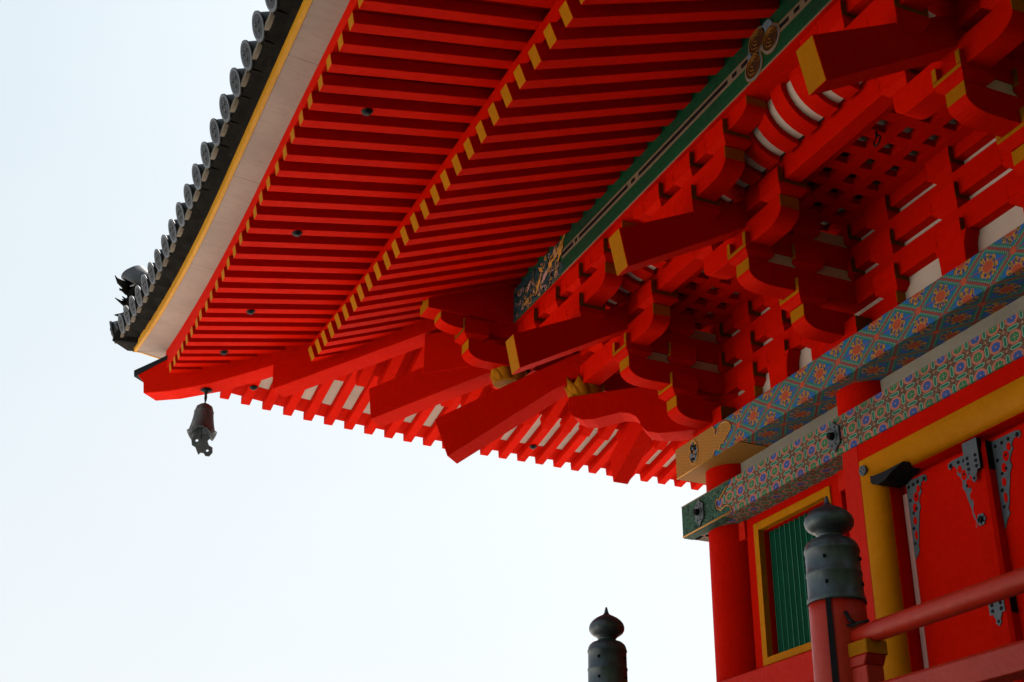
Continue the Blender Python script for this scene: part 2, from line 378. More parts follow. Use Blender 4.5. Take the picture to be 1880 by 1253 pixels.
# ------------------------------------------------------------------ painted beams
def uvn(k,p):   # octagon brocade
    u=(p[0]-2.903)/.156+.5
    return (u,(p[2]-3.443)/.122+.5) if k!=4 else (u,(p[1]+.316)/.122-.42)
def uvd(k,p):
    u=(p[0]-2.785)/.4325
    return (u,(p[2]-3.955)/.262) if k!=4 else (u,(p[1]+.21)/.262+.02)
def uvg(k,p): return (p[0],p[2]) if k!=4 else (p[0],p[1])
for T in (ident,swap):
    f=T is ident
    x0=-.316 if f else -.318
    Q=.316 if f else .314
    m=MB(T).box(x0 if f else -.312,W+.3,-Q,-.19,3.308,3.578,NAG,uvf=uvn)
    m.box(.1,W,-.19,.08,3.312,3.57,RED); nb=part(m,'octagon_painted_tie_beam')
    # underside of the tie beam reaches back to the window heads
    part(MB(T).box(-.2,W,-.19,-.08,3.309,3.33,NAG,uvf=uvn),'painted_soffit_strip',nb,0)
    m=MB(T).box(-.336 if f else -.332,W+.3,-(.336 if f else .334),.2,3.824,4.086,DAI,uvf=uvd)
    db=part(m,'diamond_painted_plate_beam',bevel=.008)
    if f:
        # green arabesque end of the tie beam and gold fret end of the plate beam: thin painted overlays with scalloped edges
        out=[(-.316,3.312),(.43,3.312),(.425,3.345),(.395,3.375),(.34,3.385),(.27,3.37),(.225,3.40),(.205,3.46),(.235,3.475),(.26,3.455),(.285,3.475),(.33,3.50),(.39,3.535),(.43,3.574),(-.316,3.574)]
        part(MB().ext(out,-.3195,-.3165,CURL,'y'),'green_end_panel',nb,0)
        m=MB(); 
        pts=out[1:13]; m.tube([(x,-.3205,z) for x,z in pts],.0055,GOLD,6); m.tube([(-.314,-.3185,3.316),(.43,-.3185,3.316)],.0075,GOLD,6); m.tube([(-.316,-.3185,3.573),(.43,-.3185,3.573)],.006,BEIGE,6)
        part(m,'gold_outline',nb,0)
        part(MB().box(-.31,.30,-.3165,-.23,3.304,3.307,CURL),'green_end_soffit',nb,0)
        out=[(-.336,3.83),(.25,3.83)]+[(.262,3.865),(.30,3.875),(.32,3.855),(.35,3.86),(.36,3.885),(.40,3.90),(.455,3.93),(.52,3.965),(.53,3.99),(.50,4.03),(.44,4.055),(.385,4.055),(.345,4.035),(.33,4.0),(.30,3.985),(.285,4.01),(.30,4.04),(.27,4.07),(.25,4.083)]+[(-.336,4.083)]
        def fp(prof,y,m):
            mb=MB(); n=len(prof)
            vs=[(x,y,z) for x,z in prof]+[(x,y+.003,z) for x,z in prof]
            fs=[tuple(range(n))]+[(i,(i+1)%n,n+(i+1)%n,n+i) for i in range(n)]
            mb.add(vs,fs,m,[[(vs[i][0],vs[i][2]) for i in q] for q in fs]); return mb
        part(fp(out,-.3395,FRET),'gold_fret_end_panel',db,0)
        part(MB().box(-.33,.62,-.335,-.06,3.8195,3.8225,FRET,uvf=uvg),'gold_fret_soffit',db,0)
        m=MB(); m.tube([(x,-.3405,z) for x,z in out[1:-1]],.004,GOLD,6); m.tube([(-.336,-.337,3.826),(.25,-.337,3.826)],.006,GOLD,6); part(m,'gold_outline',db,0)
        # grey and gold peony roundel
        m=MB(); cx,cz=-.045,3.963; Y=-.341
        for k in range(11):
            a=k*2*math.pi/11; rr=.055+.02*math.sin(k*3.1)
            m.cyl((cx+rr*.75*math.cos(a),Y,cz+rr*1.15*math.sin(a)),(cx+rr*.75*math.cos(a),Y-.003,cz+rr*1.15*math.sin(a)),.026,(PALE,TEAL,GOLD)[k%3],n=10)
        for k in range(7):
            a=k*.9; m.cyl((cx+.03*math.cos(a),Y-.003,cz+.045*math.sin(a)-.01),(cx+.03*math.cos(a),Y-.006,cz+.045*math.sin(a)-.01),.014,(PALE,HOLE)[k%2],n=8)
        m.tube([(cx+.065*math.cos(a*.2618),Y-.002,cz+.1*math.sin(a*.2618)) for a in range(25)],.005,GOLD,6)
        part(m,'peony_roundel',db,0)
    # rokuyo nail covers
    for x in ((-.03,1.78,4.03) if f else (1.78,4.03)):
        m=MB(T); zc=3.443;ys=-.322
        hexp=[]
        for k in range(6):
            a=R(60*k+30)
            hexp+=[(x+.075*math.cos(a),zc+.115*math.sin(a))]
            a2=a+R(30); hexp+=[(x+.062*math.cos(a2),zc+.092*math.sin(a2))]
        m.ext(hexp,ys-.012,ys,STEEL,'y')
        m.cyl((x,ys-.055,zc),(x,ys-.012,zc),.024,HOLE,.034,n=6); m.cyl((x,ys-.02,zc),(x,ys-.012,zc),.045,STEEL,n=12)
        for k in range(6):
            a=R(60*k); m.cyl((x+.045*math.cos(a),ys-.016,zc+.072*math.sin(a)),(x+.045*math.cos(a),ys-.0125,zc+.072*math.sin(a)),.008,HOLE,n=8)
        part(m,'hexagonal_nail_cover',nb,.002)
# ------------------------------------------------------------------ bracket work
def arm_profile(c,zb,a,b,ea=True,eb=True,h=AH,cut=.095,run=.17):
    """outline (t,z) of a bracket arm from t=a to t=b with rounded lower ends"""
    n=7; p=[(a,zb+h)]
    if ea:
        p+=[(a,zb+cut)]+[(a+run*(1-math.cos(k*math.pi/2/n)),zb+cut*(1-math.sin(k*math.pi/2/n))) for k in range(1,n+1)]
    else: p+=[(a,zb)]
    if eb:
        p+=[(b-run*(1-math.sin(k*math.pi/2/n)),zb+cut*(1-math.cos(k*math.pi/2/n))) for k in range(0,n+1)]
    else: p+=[(b,zb)]
    p+=[(b,zb+h)]
    return p
def end_mm(prof,a,b,zb,cut=.095):
    mm={}
    n=len(prof)
    for i in range(n):
        p,q=prof[i],prof[(i+1)%n]
        if abs(p[0]-q[0])<1e-6 and abs(p[1]-q[1])>cut*.8 and min(p[1],q[1])>zb+cut*.6-1e-6: mm[i]=OCH
    return mm
def xarm(mb,x0,x1,y,zb,ea=True,eb=True,h=AH,cut=.095,run=.17,w=AW):
    p=arm_profile(0,zb,x0,x1,ea,eb,h,cut,run); mb.ext(p,y-w,y+w,RED,'y',mm=end_mm(p,x0,x1,zb,cut))
def yarm(mb,x,y0,y1,zb,ea=True,eb=False,h=AH,cut=.095,run=.17,w=AW):
    p=arm_profile(0,zb,y0,y1,ea,eb,h,cut,run); mb.ext(p,x-w,x+w,RED,'x',mm=end_mm(p,y0,y1,zb,cut))
def masu(mb,x,y,zs,zb=None,hw=.12,cheek=.095,axis='x',aw=AW):
    """bearing block: tapered foot, red lower box, ochre end-grain band and cheeks"""
    zb=zs-.088 if zb is None else zb; zt=zb+(zs-.03-zb)*.62; b=hw-.042
    vs=[(x+sx*b,y+sy*b,zb) for sx,sy in ((-1,-1),(1,-1),(1,1),(-1,1))]+[(x+sx*hw,y+sy*hw,zt) for sx,sy in ((-1,-1),(1,-1),(1,1),(-1,1))]
    mb.add(vs,[(0,1,2,3),(0,1,5,4),(1,2,6,5),(2,3,7,6),(3,0,4,7)],RED)
    z1=zs-.028
    mb.box(x-hw,x+hw,y-hw,y+hw,zt,z1,RED)
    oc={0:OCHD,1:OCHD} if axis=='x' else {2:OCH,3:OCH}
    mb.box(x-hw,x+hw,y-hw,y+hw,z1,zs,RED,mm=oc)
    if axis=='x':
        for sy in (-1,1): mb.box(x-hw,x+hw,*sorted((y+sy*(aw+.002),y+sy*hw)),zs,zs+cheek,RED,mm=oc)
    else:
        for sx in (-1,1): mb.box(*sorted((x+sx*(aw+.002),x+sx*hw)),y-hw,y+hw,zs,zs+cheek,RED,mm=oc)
def block(T,parent,x,y,zs,**k):
    mb=MB(T); masu(mb,x,y,zs,**k); return part(mb,'bearing_block',parent,.003)
def tail_profile():
    # (y,z): measured foot and head of the projecting tail rafter
    return [(-1.962,4.366),(-.5,5.183),(-.5,5.37),(-2.022,4.650)]
TAILP=tail_profile()
def bracket_set(T,xc,corner=False,right=True):
    f=T is ident
    B=MB(T)
    # great block on the column
    vs=[(xc+sx*.15,sy*.15,4.086) for sx,sy in ((-1,-1),(1,-1),(1,1),(-1,1))]+[(xc+sx*.225,sy*.225,4.145) for sx,sy in ((-1,-1),(1,-1),(1,1),(-1,1))]
    if not(corner and not f):
        B.add(vs,[(0,1,2,3),(0,1,5,4),(1,2,6,5),(2,3,7,6),(3,0,4,7)],RED)
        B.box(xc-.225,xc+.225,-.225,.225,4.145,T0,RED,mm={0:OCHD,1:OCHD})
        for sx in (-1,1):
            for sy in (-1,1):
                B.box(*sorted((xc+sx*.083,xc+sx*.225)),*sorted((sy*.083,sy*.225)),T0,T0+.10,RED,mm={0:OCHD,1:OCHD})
    # wall arm tier 0 and projecting arms
    lo=xc-.51 if not corner else -.08
    xarm(B,lo,xc+.51,0,T0,ea=not corner)
    yarm(B,xc,-.556,0.02,T0); yarm(B,xc,-.99,.02,T1)
    yarm(B,xc,-.95,.02,T2,ea=False,h=AH)
    # step-two lateral arm
    xl=-1.0 if corner else xc-.51
    xarm(B,xl,xc+.51,-Y2,T2,ea=not corner)
    # outer lateral arm, then the pillow arm under the purlin
    if corner:
        xarm(B,-1.884,.51,-Y3,T3); xarm(B,-2.157,.81,-Y3,T4,h=.134,cut=.07,run=.2)
    else:
        xarm(B,xc-.51,xc+.51,-Y3,T3); xarm(B,xc-.81,xc+.81,-Y3,T4,h=.134,cut=.07,run=.2)
    root=part(B,'bracket_set',None,.003)
    # bearing blocks
    for dx in ((-.45,.45) if not corner else (.45,)): block(T,root,xc+dx,0,T1)
    block(T,root,xc,-Y1,T1,axis='y'); block(T,root,xc,-Y2,T2,axis='y'); block(T,root,xc,-Y1,T2,axis='y')
    block(T,root,xc,-Y1,T3,axis='y')
    for dx in ((-.45,0,.45) if not corner else ((0,.45) if f else (.45,))): block(T,root,xc+dx,0,T2); block(T,root,xc+dx,0,T3)
    for dx in ((-.45,.45) if not corner else (.45,-.45)): block(T,root,xc+dx,-Y2,T3)
    for dx in ((-.45,0,.45) if not corner else (-1.82,-.9,-.45,0,.45)): block(T,root,xc+dx,-Y3,T4)
    block(T,root,xc,-Y3,T3,zb=4.90)
    # tail rafter
    p=TAILP; m=MB(T).ext(p,xc-AW,xc+AW,RED,'x',mm={3:OCH})
    part(m,'tail_rafter',root,.004)
    # plaster fillers in the plane of the projecting arms
    m=MB(T)
    fw=.05 if corner else .066
    for z,a,b in ((T1+AH,-.86,-.06),(T2+AH,-.55,-.06)): m.box(xc-fw,xc+fw,a,b,z-.02,z+.10,WHT)
    part(m,'plaster_filler',root,0)
    return root
for T in (ident,swap):
    f=T is ident
    bracket_set(T,0,corner=True)
    for x in ((1.8,4.05) if f else (1.8,4.05)): bracket_set(T,x)
# strut sets in the middle of each bay
def strut(T,x):
    m=MB(T)
    prof=[(x-.118,4.086),(x+.118,4.086),(x+.121,4.30),(x+.126,4.38),(x+.142,4.43),(x+.165,4.472),(x-.165,4.472),(x-.142,4.43),(x-.126,4.38),(x-.121,4.30)]
    m.ext(prof,-.118,-.001,RED,'y')
    r=part(m,'bay_strut',None,.004)
    for z in (T1,T2,T3): block(T,r,x,0,z)
for T in (ident,swap):
    for x in (.9,2.925,4.95): strut(T,x)
# through beams along the wall, the second step and the purlin
for T in (ident,swap):
    f=T is ident; e=.0015 if f else 0
    for z in (T1,T2,T3):
        # the ends pass the corner as curved noses
        m=MB(T); xe={T1:-.99,T2:-.99,T3:-.3}[z]
        if z==T1: pass
        p=arm_profile(0,z+e,-.078,W,False,False); m.ext(p,-AW,AW,RED,'y'); part(m,'wall_through_beam',None,.003)
    part(MB(T).box(-Y2-.065,W,-Y2-.065,-Y2+.065,T3+e,T3+AH,RED),'step_beam',None,.004)
# purlin with painted face
def purlin(T):
    f=T is ident
    m=MB(T).box(-1.2325 if f else -2.27,W,-1.453,-1.213 if not f else -1.215,5.447,5.80,GRNB if f else RED)
    if not f: pass
    r=part(m,'painted_eave_purlin' if f else 'side_eave_purlin',None,.003)
    return r
# front purlin (green face) and the side purlin, whose red nose passes the corner to the front
m=MB().box(-1.2315,W,-1.453,-1.215,5.447,5.802,GRNB,mm={4:RED,3:RED}); pur=part(m,'painted_eave_purlin',None,.003); part(MB().box(-1.1,W,-1.435,-1.25,5.80,6.0,GRNB),'rafter_gap_board',pur,0)
m=MB(); m.box(-1.453,-1.2335,-2.285,W,5.448,5.84,RED,mm={2:OCH}); part(m,'side_eave_purlin',None,.004)
m=MB()
YB=-1.4535
def strip(m,x0,x1,z0,z1,mat,t=.002): m.box(x0,x1,YB-t,YB,z0,z1,mat)
m.box(-.2,W,YB-.002,YB+.001,5.602,5.684,BEIGE); part(m,'beige_band',pur,0)
m=MB(); segs=[]
gaps=[2.925,.9]
xs=-.15
def dark(a,b): m.box(a,b,YB-.004,YB-.001,5.627,5.659,HOLE)
stops=[(-.2,.02),(.06,.10),(.14,1.0),(1.06,1.12),(1.18,2.47),(2.53,2.585),(2.645,3.21),(3.27,3.33),(3.39,5.8)]
for a,b in stops: dark(a,b)
part(m,'dark_line',pur,0)
m=MB(); m.box(-.2,W,YB-.004,YB+.001,5.45,5.462,BEIGE); part(m,'lower_beige_edge',pur,0)
for a in (2.48,2.595,3.22,3.34,1.01,1.13,.03,.11):
    pass
# three-comma crest
m=MB(); cxm=2.905
lob=[]
C3=[(cxm-.055,5.715),(cxm+.10,5.625),(cxm-.115,5.545)]
m2=[]
for k,(x,z) in enumerate(C3): m.cyl((x,YB-.001,z),(x,YB-.005,z),.106,DGLD,n=28)
for k,(x,z) in enumerate(C3): m.cyl((x,YB-.001,z),(x,YB-.007,z),.099,PALE,n=28)
m.cyl((cxm-.1,YB-.001,5.64),(cxm-.1,YB-.007,5.64),.075,PALE,n=24); m.cyl((cxm+.06,YB-.001,5.72),(cxm+.06,YB-.007,5.72),.075,PALE,n=24)
for k,(x,z) in enumerate(C3):
    m.cyl((x,YB-.006,z),(x,YB-.009,z),.086,BRN,n=28)
    for rr,z2 in ((.086,0),(.064,.009),(.044,.018),(.023,.024)):
        m.tube([(x+rr*math.cos(a*.35),YB-.0105,z+z2+rr*math.sin(a*.35)) for a in range(int(3+14*(1 if rr>.07 else .9)))],.0028,DGLD,6)
part(m,'three_comma_crest',pur,0)
# phoenix and waves painted on the corner end of the purlin: relief of thin painted shapes
m=MB(); m.box(-1.229,-.25,YB-.002,YB+.001,5.465,5.80,TEAL)
pz=[(-.25,5.465),(-.2,5.48),(-.16,5.53),(-.2,5.58),(-.26,5.6)]
m.ext(pz,YB-.002,YB+.001,TEAL,'y')
part(m,'dark_teal_end_panel',pur,0)
m=MB(); rnd=random.Random(3)
def leaf(cx,cz,L,w,a,mat,y):
    n=8; pts=[]
    for i in range(n+1):
        t=i/n; pts.append((t*L,w*math.sin(math.pi*t)*(1 if i%2 else .55)))
    for i in range(n-1,0,-1):
        t=i/n; pts.append((t*L,-w*math.sin(math.pi*t)*(1 if i%2 else .55)))
    c,s2=math.cos(a),math.sin(a)
    q=[(cx+x*c-z*s2,y,cz+x*s2+z*c) for x,z in pts]
    m.add(q+[(a_,y-.002,c_) for a_,_,c_ in q],[tuple(range(len(q))),tuple(range(len(q),2*len(q)))]+[(i,(i+1)%len(q),len(q)+(i+1)%len(q),len(q)+i) for i in range(len(q))],mat)
for cx,cz,L,w,a,mt in ((-.28,5.6,.24,.05,1.0,GOLD),(-.36,5.66,.30,.045,.55,GOLD),(-.45,5.70,.2,.03,.1,PINK),(-.50,5.60,.26,.06,.75,GOLD),(-.62,5.56,.2,.045,.5,PINK),(-.74,5.5,.22,.04,.9,GOLD),(-.58,5.66,.14,.03,2.4,GOLD),(-.92,5.62,.12,.035,.9,PINK),(-1.0,5.52,.14,.03,.2,GOLD)):
    leaf(cx,cz,L,w,a,HOLE,YB-.0025); leaf(cx+.006,cz+.004,L*.93,w*.8,a,mt,YB-.005)
for k in range(110):
    x=-1.20+1.0*rnd.random(); z=5.49+.30*rnd.random()**1.6
    a0=rnd.random()*6; r0=.016+.018*rnd.random()
    m.tube([(x+r0*(1-j*.07)*math.cos(a0+j*.55),YB-.004,z+r0*1.2*(1-j*.07)*math.sin(a0+j*.55)) for j in range(9)],.0036,(GOLD,PINK,BEIGE,HOLE)[k%4],5)
m.box(-1.22,-.215,YB-.0025,YB-.002,5.468,5.472,BEIGE); part(m,'painted_phoenix_and_waves',pur,0)
# ------------------------------------------------------------------ lattice ceiling and curved rib cove
def cove_pts(d):
    P=[];Q=[]
    for i in range(13):
        th=i/12*R(84); P.append((-1.235+.262*(1-math.cos(th)),5.462-.250*math.sin(th)))
        Q.append((P[-1][0]-d*math.cos(th),P[-1][1]-d*math.sin(th)))
    return P,Q
for T in (ident,swap):
    f=T is ident
    P,Q=cove_pts(.045)
    back=[(y+.02,z+.03) for y,z in P]
    m=MB(T); m.ext(P+back[::-1],-.95,W,WHT,'x',smooth=False); cb=part(m,'cove_board',None,0)
    k=0; x=-.9+.06
    while x<5.6:
        m=MB(T); m.ext(P+Q[::-1],x-.064,x+.064,RED,'x'); part(m,'cove_rib',cb,.003); x+=.225
    # lattice: bars both ways, pale board above
    m=MB(T); zc=5.128
    x=-.02
    if f: xr=(-.80,W)
    else: xr=(-.80,W)
    for y in (-.765,-.555,-.345,-.135): m.box(xr[0] if not f else -.8,W,y-.046,y+.046,zc,zc+.06,RED)
    x=-.74
    while x<W:
        m.box(x-.045,x+.045,-.80,-.08,zc+.003,zc+.057,RED); x+=.205
    part(m,'lattice_ceiling',None,0)
    part(MB(T).box(-.82,W,-.82,-.07,zc+.115,zc+.13,WHT),'ceiling_board',None,0)
# ------------------------------------------------------------------ corner: diagonal noses, tail rafters, hip rafters
HWD=.11
m=MB(diag)
nose=[(-.1,4.205),(.16,4.205),(.30,4.205),(.42,4.215),(.49,4.245),(.525,4.295),(.535,4.35),(.555,4.395),(.60,4.435),(.66,4.452),(.74,4.440),(.83,4.424),(.90,4.436),(.955,4.475),(.985,4.53),(.985,4.668),(-.1,4.668)]
m.ext(nose,-HWD,HWD,RED,'y'); nz=part(m,'cloud_shaped_diagonal_nose',None,.005)
m=MB(diag).ext([(1.9,4.641),(1.80,4.263),(1.107,4.745),(.4,5.10),(.4,5.30),(1.357,4.895)],-HWD,HWD,RED,'y'); part(m,'diagonal_tail_rafter',None,.005)
m=MB(diag).ext([(2.39,5.052),(2.363,4.735),(1.4,5.07),(.7,5.32),(.7,5.55),(1.80,5.252)],-HWD,HWD,RED,'y'); part(m,'diagonal_tail_rafter',None,.005)
# block and hip beam on the upper tail
part(MB(diag).box(1.60,1.99,-HWD-.01,HWD+.01,5.11,5.52,RED),'hip_bearing_block',None,.006)
m=MB(diag).ext([(3.15,5.49),(3.14,5.206),(2.6,5.36),(2.0,5.535),(1.1,5.80),(.6,5.95),(.6,6.3),(3.0,5.6)],-HWD-.004,HWD+.004,RED,'y'); part(m,'lower_hip_rafter',None,.006)
m=MB(diag).ext([(4.315,5.655),(4.235,5.525),(4.22,5.397),(4.0,5.372),(3.67,5.381),(3.3,5.44),(2.7,5.56),(1.5,5.85),(1.5,6.3),(3.0,5.95),(3.98,5.765)],-HWD,HWD,RED,'y'); hip=part(m,'flying_hip_rafter',None,.006)
m=MB(diag).ext([(4.325,5.655),(4.325,5.672),(4.0,5.80),(3.80,5.83),(3.80,5.80),(3.98,5.77),(4.318,5.60)],-HWD-.006,HWD+.006,BLK,'y'); part(m,'black_metal_cap',hip,0)
# lotus dishes carrying the diagonal tails
def lotus(u,z,name='lotus_dish'):
    m=MB(diag)
    n=9
    for k in range(n):
        a=2*math.pi*(k+.3)/n
        c,s2=math.cos(a),math.sin(a)
        r0,r1=.09,.165
        pts=[]
        for i in range(9):
            t=i/8; w=.072*math.sin(math.pi*min(1,t*.62+.38))**.8*(1-t**4*.9)
            rr=r0+(r1-r0)*math.sin(t*math.pi/2); zz=z-.05+.15*t
            pts.append((rr,w,zz))
        L=[(u+r*c*.71-w*s2*.71,(r*s2+w*c),zz) for r,w,zz in pts]; Rr=[(u+r*c*.71+w*s2*.71,(r*s2-w*c),zz) for r,w,zz in pts]
        vs=[]; 
        for i in range(9): vs+= [L[i],(u+(pts[i][0]+.022)*c*.71,(pts[i][0]+.022)*s2,pts[i][2]),Rr[i]]
        fs=[]
        for i in range(8):
            for j in range(2): fs.append((i*3+j,i*3+j+1,i*3+j+4,i*3+j+3))
        m.add(vs,fs,OCH,smooth=True)
    m.cyl((u,0,z-.07),(u,0,z+.05),.10,OCH,.13,n=20)
    o=part(m,name,None,0); sol=o.modifiers.new('t','SOLIDIFY'); sol.thickness=.008; return o
lotus(.90,4.735); lotus(1.42,5.0)
# ------------------------------------------------------------------ rafters
def rafter(T,x,yo,zo,sl,w,h,yi,name,tips=True):
    """beam running inwards from its outer foot (yo,zo) with slope sl, cut square to its length"""
    c=1/math.sqrt(1+sl*sl); ox,oz=-sl*c*h,c*h
    yo+=random.uniform(-.006,.006); zo+=random.uniform(-.003,.003); x+=random.uniform(-.0025,.0025)
    p=[(-yo,zo),(-yi,zo+sl*(yo-yi)),(-yi+ox,zo+sl*(yo-yi)+oz),(-yo+ox,zo+oz)]
    m=MB(T).ext(p,x-w/2,x+w/2,RED,'x',mm={3:OCH})
    part(m,name,None,.003)
NX=21
for T in (ident,swap):
    f=T is ident
    k=-17
    while True:
        x=(k+.5)*s_+.008; k+=1
        if x>(4.9 if f else 4.2): break
        # flying rafters stop at the hip where it crosses them
        yi=max(2.35,-x+.06) if x<-2.35 else 2.35
        if x>-3.93: 
            if -x+.1<HY-.03: rafter(T,x,HY,Zh(x),SH,.094,.088,max(yi,min(HY-.08,-x+.10)),'flying_rafter')
        if x>-2.80:
            yi=max(.9,-x+.08)
            rafter(T,x,JY,Zj(x),SJ,.104,.132,yi,'base_rafter')
# swept members above the rafters (curved in X)
def sweep(T,name,sect,xs,mats,parent=None,uv=False,bev=0):
    """sect(x)->list of (y,z) ; ends clipped on the diagonal by the caller"""
    m=MB(T); rings=[sect(x) for x in xs]; n=len(rings[0]); vs=[];us=[]
    for x,rg in zip(xs,rings):
        for (xx,y,z) in rg: vs.append((xx,y,z))
    fs=[];mm={};uvs=[]
    for i in range(len(xs)-1):
        for j in range(n):
            a=i*n+j;b=i*n+(j+1)%n
            mm[len(fs)]=mats[j%len(mats)]; q=(a,b,b+n,a+n); fs.append(q); uvs.append([(vs[t][0],vs[t][1]) for t in q])
    m.add(vs,fs,mats[0],uvs,mm=mm); m.add(vs[:n],[tuple(range(n))],mats[0]); m.add(vs[-n:],[tuple(range(n))],mats[0])
    return part(m,name,parent,bev)
def xsr(c,x1=W+4.2,n=60):
    a=[]
    for i in range(n+1):
        t=i/n; a.append(-c+(x1+c)*t)
    return a
def clipx(x,y,c):      # keep the mitre on the diagonal: x never beyond -|y|
    return max(x,y)
def sect_f(pts):
    def g(x):
        r=[]
        for y,zf in pts: r.append((max(x,y),y,zf(x if x>y else y)))
        return r
    return g
XS=sorted(set([-4.75+.1*i for i in range(46)]+[0+.35*i for i in range(29)]))
XS=[x for x in XS if x<9.9]
def outer(x):     # extra projection of the eave towards the corner
    x=sym(x); return .0 if x>-.3 else ((-.3-x)/4.0)**2
for T in (ident,swap):
    f=T is ident
    # boards closing the rafter bays
    sweep(T,'flying_rafter_board',sect_f([(-4.02,lambda x:Zh(x)+.02+.093),(-2.2,lambda x:Zh(x)+.375+.093),(-2.2,lambda x:Zh(x)+.40+.093),(-4.02,lambda x:Zh(x)+.045+.093)]),XS,[RED if f else WHT])
    sweep(T,'base_rafter_board',sect_f([(-2.9,lambda x:Zj(x)+.022+.14),(-.6,lambda x:Zj(x)+.022+.89+.14),(-.6,lambda x:Zj(x)+.94+.14),(-2.9,lambda x:Zj(x)+.062+.14)]),XS,[RED])
    sweep(T,'inner_eave_batten',sect_f([(-2.945,lambda x:Zj(x)+.145),(-2.79,lambda x:Zj(x)+.205),(-2.79,lambda x:Zh(x)+.262),(-2.945,lambda x:Zh(x)+.232)]),XS,[RED])
    sweep(T,'outer_eave_batten',sect_f([(-4.128,lambda x:Zh(x)+.088),(-3.90,lambda x:Zh(x)+.134),(-3.90,lambda x:Zw(x)),(-4.128,lambda x:Zw(x))]),XS,[RED])
    # white underside board, ochre fascia, dark tile bed
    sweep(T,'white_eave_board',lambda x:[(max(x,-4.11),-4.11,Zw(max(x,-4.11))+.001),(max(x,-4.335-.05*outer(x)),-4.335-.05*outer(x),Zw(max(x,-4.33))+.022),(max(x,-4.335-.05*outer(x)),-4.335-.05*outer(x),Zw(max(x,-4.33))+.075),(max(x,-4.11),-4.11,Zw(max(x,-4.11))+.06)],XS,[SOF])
    sweep(T,'ochre_fascia',lambda x:[(max(x,-4.337-.05*outer(x)),-4.337-.05*outer(x),Zw(max(x,-4.33))+.018),(max(x,-4.365-.05*outer(x)),-4.365-.05*outer(x),Zw(max(x,-4.36))+.020),(max(x,-4.365-.05*outer(x)),-4.365-.05*outer(x),Zw(max(x,-4.36))+.135),(max(x,-4.337-.05*outer(x)),-4.337-.05*outer(x),Zw(max(x,-4.33))+.135)],XS,[OCHF])
    sweep(T,'tile_bed',lambda x:[(max(x,-4.30),-4.30,Zw(max(x,-4.3))+.10),(max(x,-4.385-.05*outer(x)),-4.385-.05*outer(x),Zw(max(x,-4.38))+.128),(max(x,-4.50-.07*outer(x)),-4.50-.07*outer(x),Zw(max(x,-4.5))+.155),(max(x,-4.50-.07*outer(x)),-4.50-.07*outer(x),Zw(max(x,-4.5))+.185),(max(x,-4.3),-4.3,Zw(max(x,-4.3))+.24)],XS,[TILED])
    # roof surface rising to the upper storey
    def rs(x):
        r=[]
        for y,h in ((-4.48,.19),(-3.9,.42),(-3.0,.88),(-1.5,1.75),(0.,2.7)):
            xx=max(x,y); r.append((xx,y,Zw(xx)*( .35+.65*min(1,(-y)/4.4 if y<0 else 0))+5.54*(1-(.35+.65*min(1,(-y)/4.4 if y<0 else 0)))+h))
        for y,h in ((0.,2.62),(-1.5,1.67),(-3.0,.80),(-3.9,.37),(-4.48,.175)):
            xx=max(x,y); r.append((xx,y,Zw(xx)*( .35+.65*min(1,(-y)/4.4 if y<0 else 0))+5.54*(1-(.35+.65*min(1,(-y)/4.4 if y<0 else 0)))+h-.02))
        return r
    sweep(T,'roof_slope',rs,XS,[TILE])
    # flat end tiles with a dusty hanging lip, and round cover tiles with rimmed discs
    x=1.56+.3375*10; i=0
    while x>-4.60:
        xx=x; zc=Zw(xx)+.235; yo=-4.535-.07*outer(xx)
        sl=.42
        if x<4.3:
            L=.55 if xx>-4.0 else max(.08,(-yo+xx)*.9+.05)
            m=MB(T); dy=L; 
            p0=(xx,yo,zc); p1=(xx,yo+dy,zc+sl*dy)
            m.cyl(p0,p1,.094,TILE,n=24,cap=TILE)
            d=Vector((0,-1,-sl)).normalized()
            A=Vector(p0); Bp=A+d*.012
            m.cyl(tuple(A),tuple(Bp),.104,TRIM,n=28,cap=TRIM); m.cyl(tuple(Bp-d*.002),tuple(Bp+d*.001),.083,TILEC,n=28,cap=TILEC)
            for kk in range(3):
                a=kk*2.094+.4; u=Vector((1,0,0)); w=d.cross(u)
                c=Bp+d*.002+u*.035*math.cos(a)+w*.035*math.sin(a)
                m.tube([tuple(c+u*.018*math.cos(q*.6)*(1-q*.08)+w*.018*math.sin(q*.6)*(1-q*.08)) for q in range(9)],.005,TILE,5)
            part(m,'round_eave_tile',None,0)
            # flat tile between this round tile and the next
            xm=x-.169
            if xm>-4.42:
                m=MB(T); z0=Zw(xm)+.155; n=8; vs=[];
                for q in range(n+1):
                    t=q/n*2-1; xq=xm+t*.15; dz=.045*(1-t*t)
                    vs+=[(xq,yo+.02,z0+.062-dz*.55),(xq,yo+.02,z0+.035-dz*1.25),(xq,yo+.055,z0+.035-dz*1.25),(xq,yo+.055,z0+.062-dz*.55)]
                fs=[]
                for q in range(n):
                    for j in range(4): fs.append((q*4+j,q*4+(j+1)%4,q*4+4+(j+1)%4,q*4+4+j))
                m.add(vs,fs,LIP); m.add(vs[:4],[(0,1,2,3)],LIP); m.add(vs[-4:],[(0,1,2,3)],LIP)
                m.box(xm-.16,xm+.155,yo+.05,-4.36 if xm>-4.3 else yo+.10,z0-.022,z0+.045,TILED)
                part(m,'flat_eave_tile',None,0)
        x-=.3375
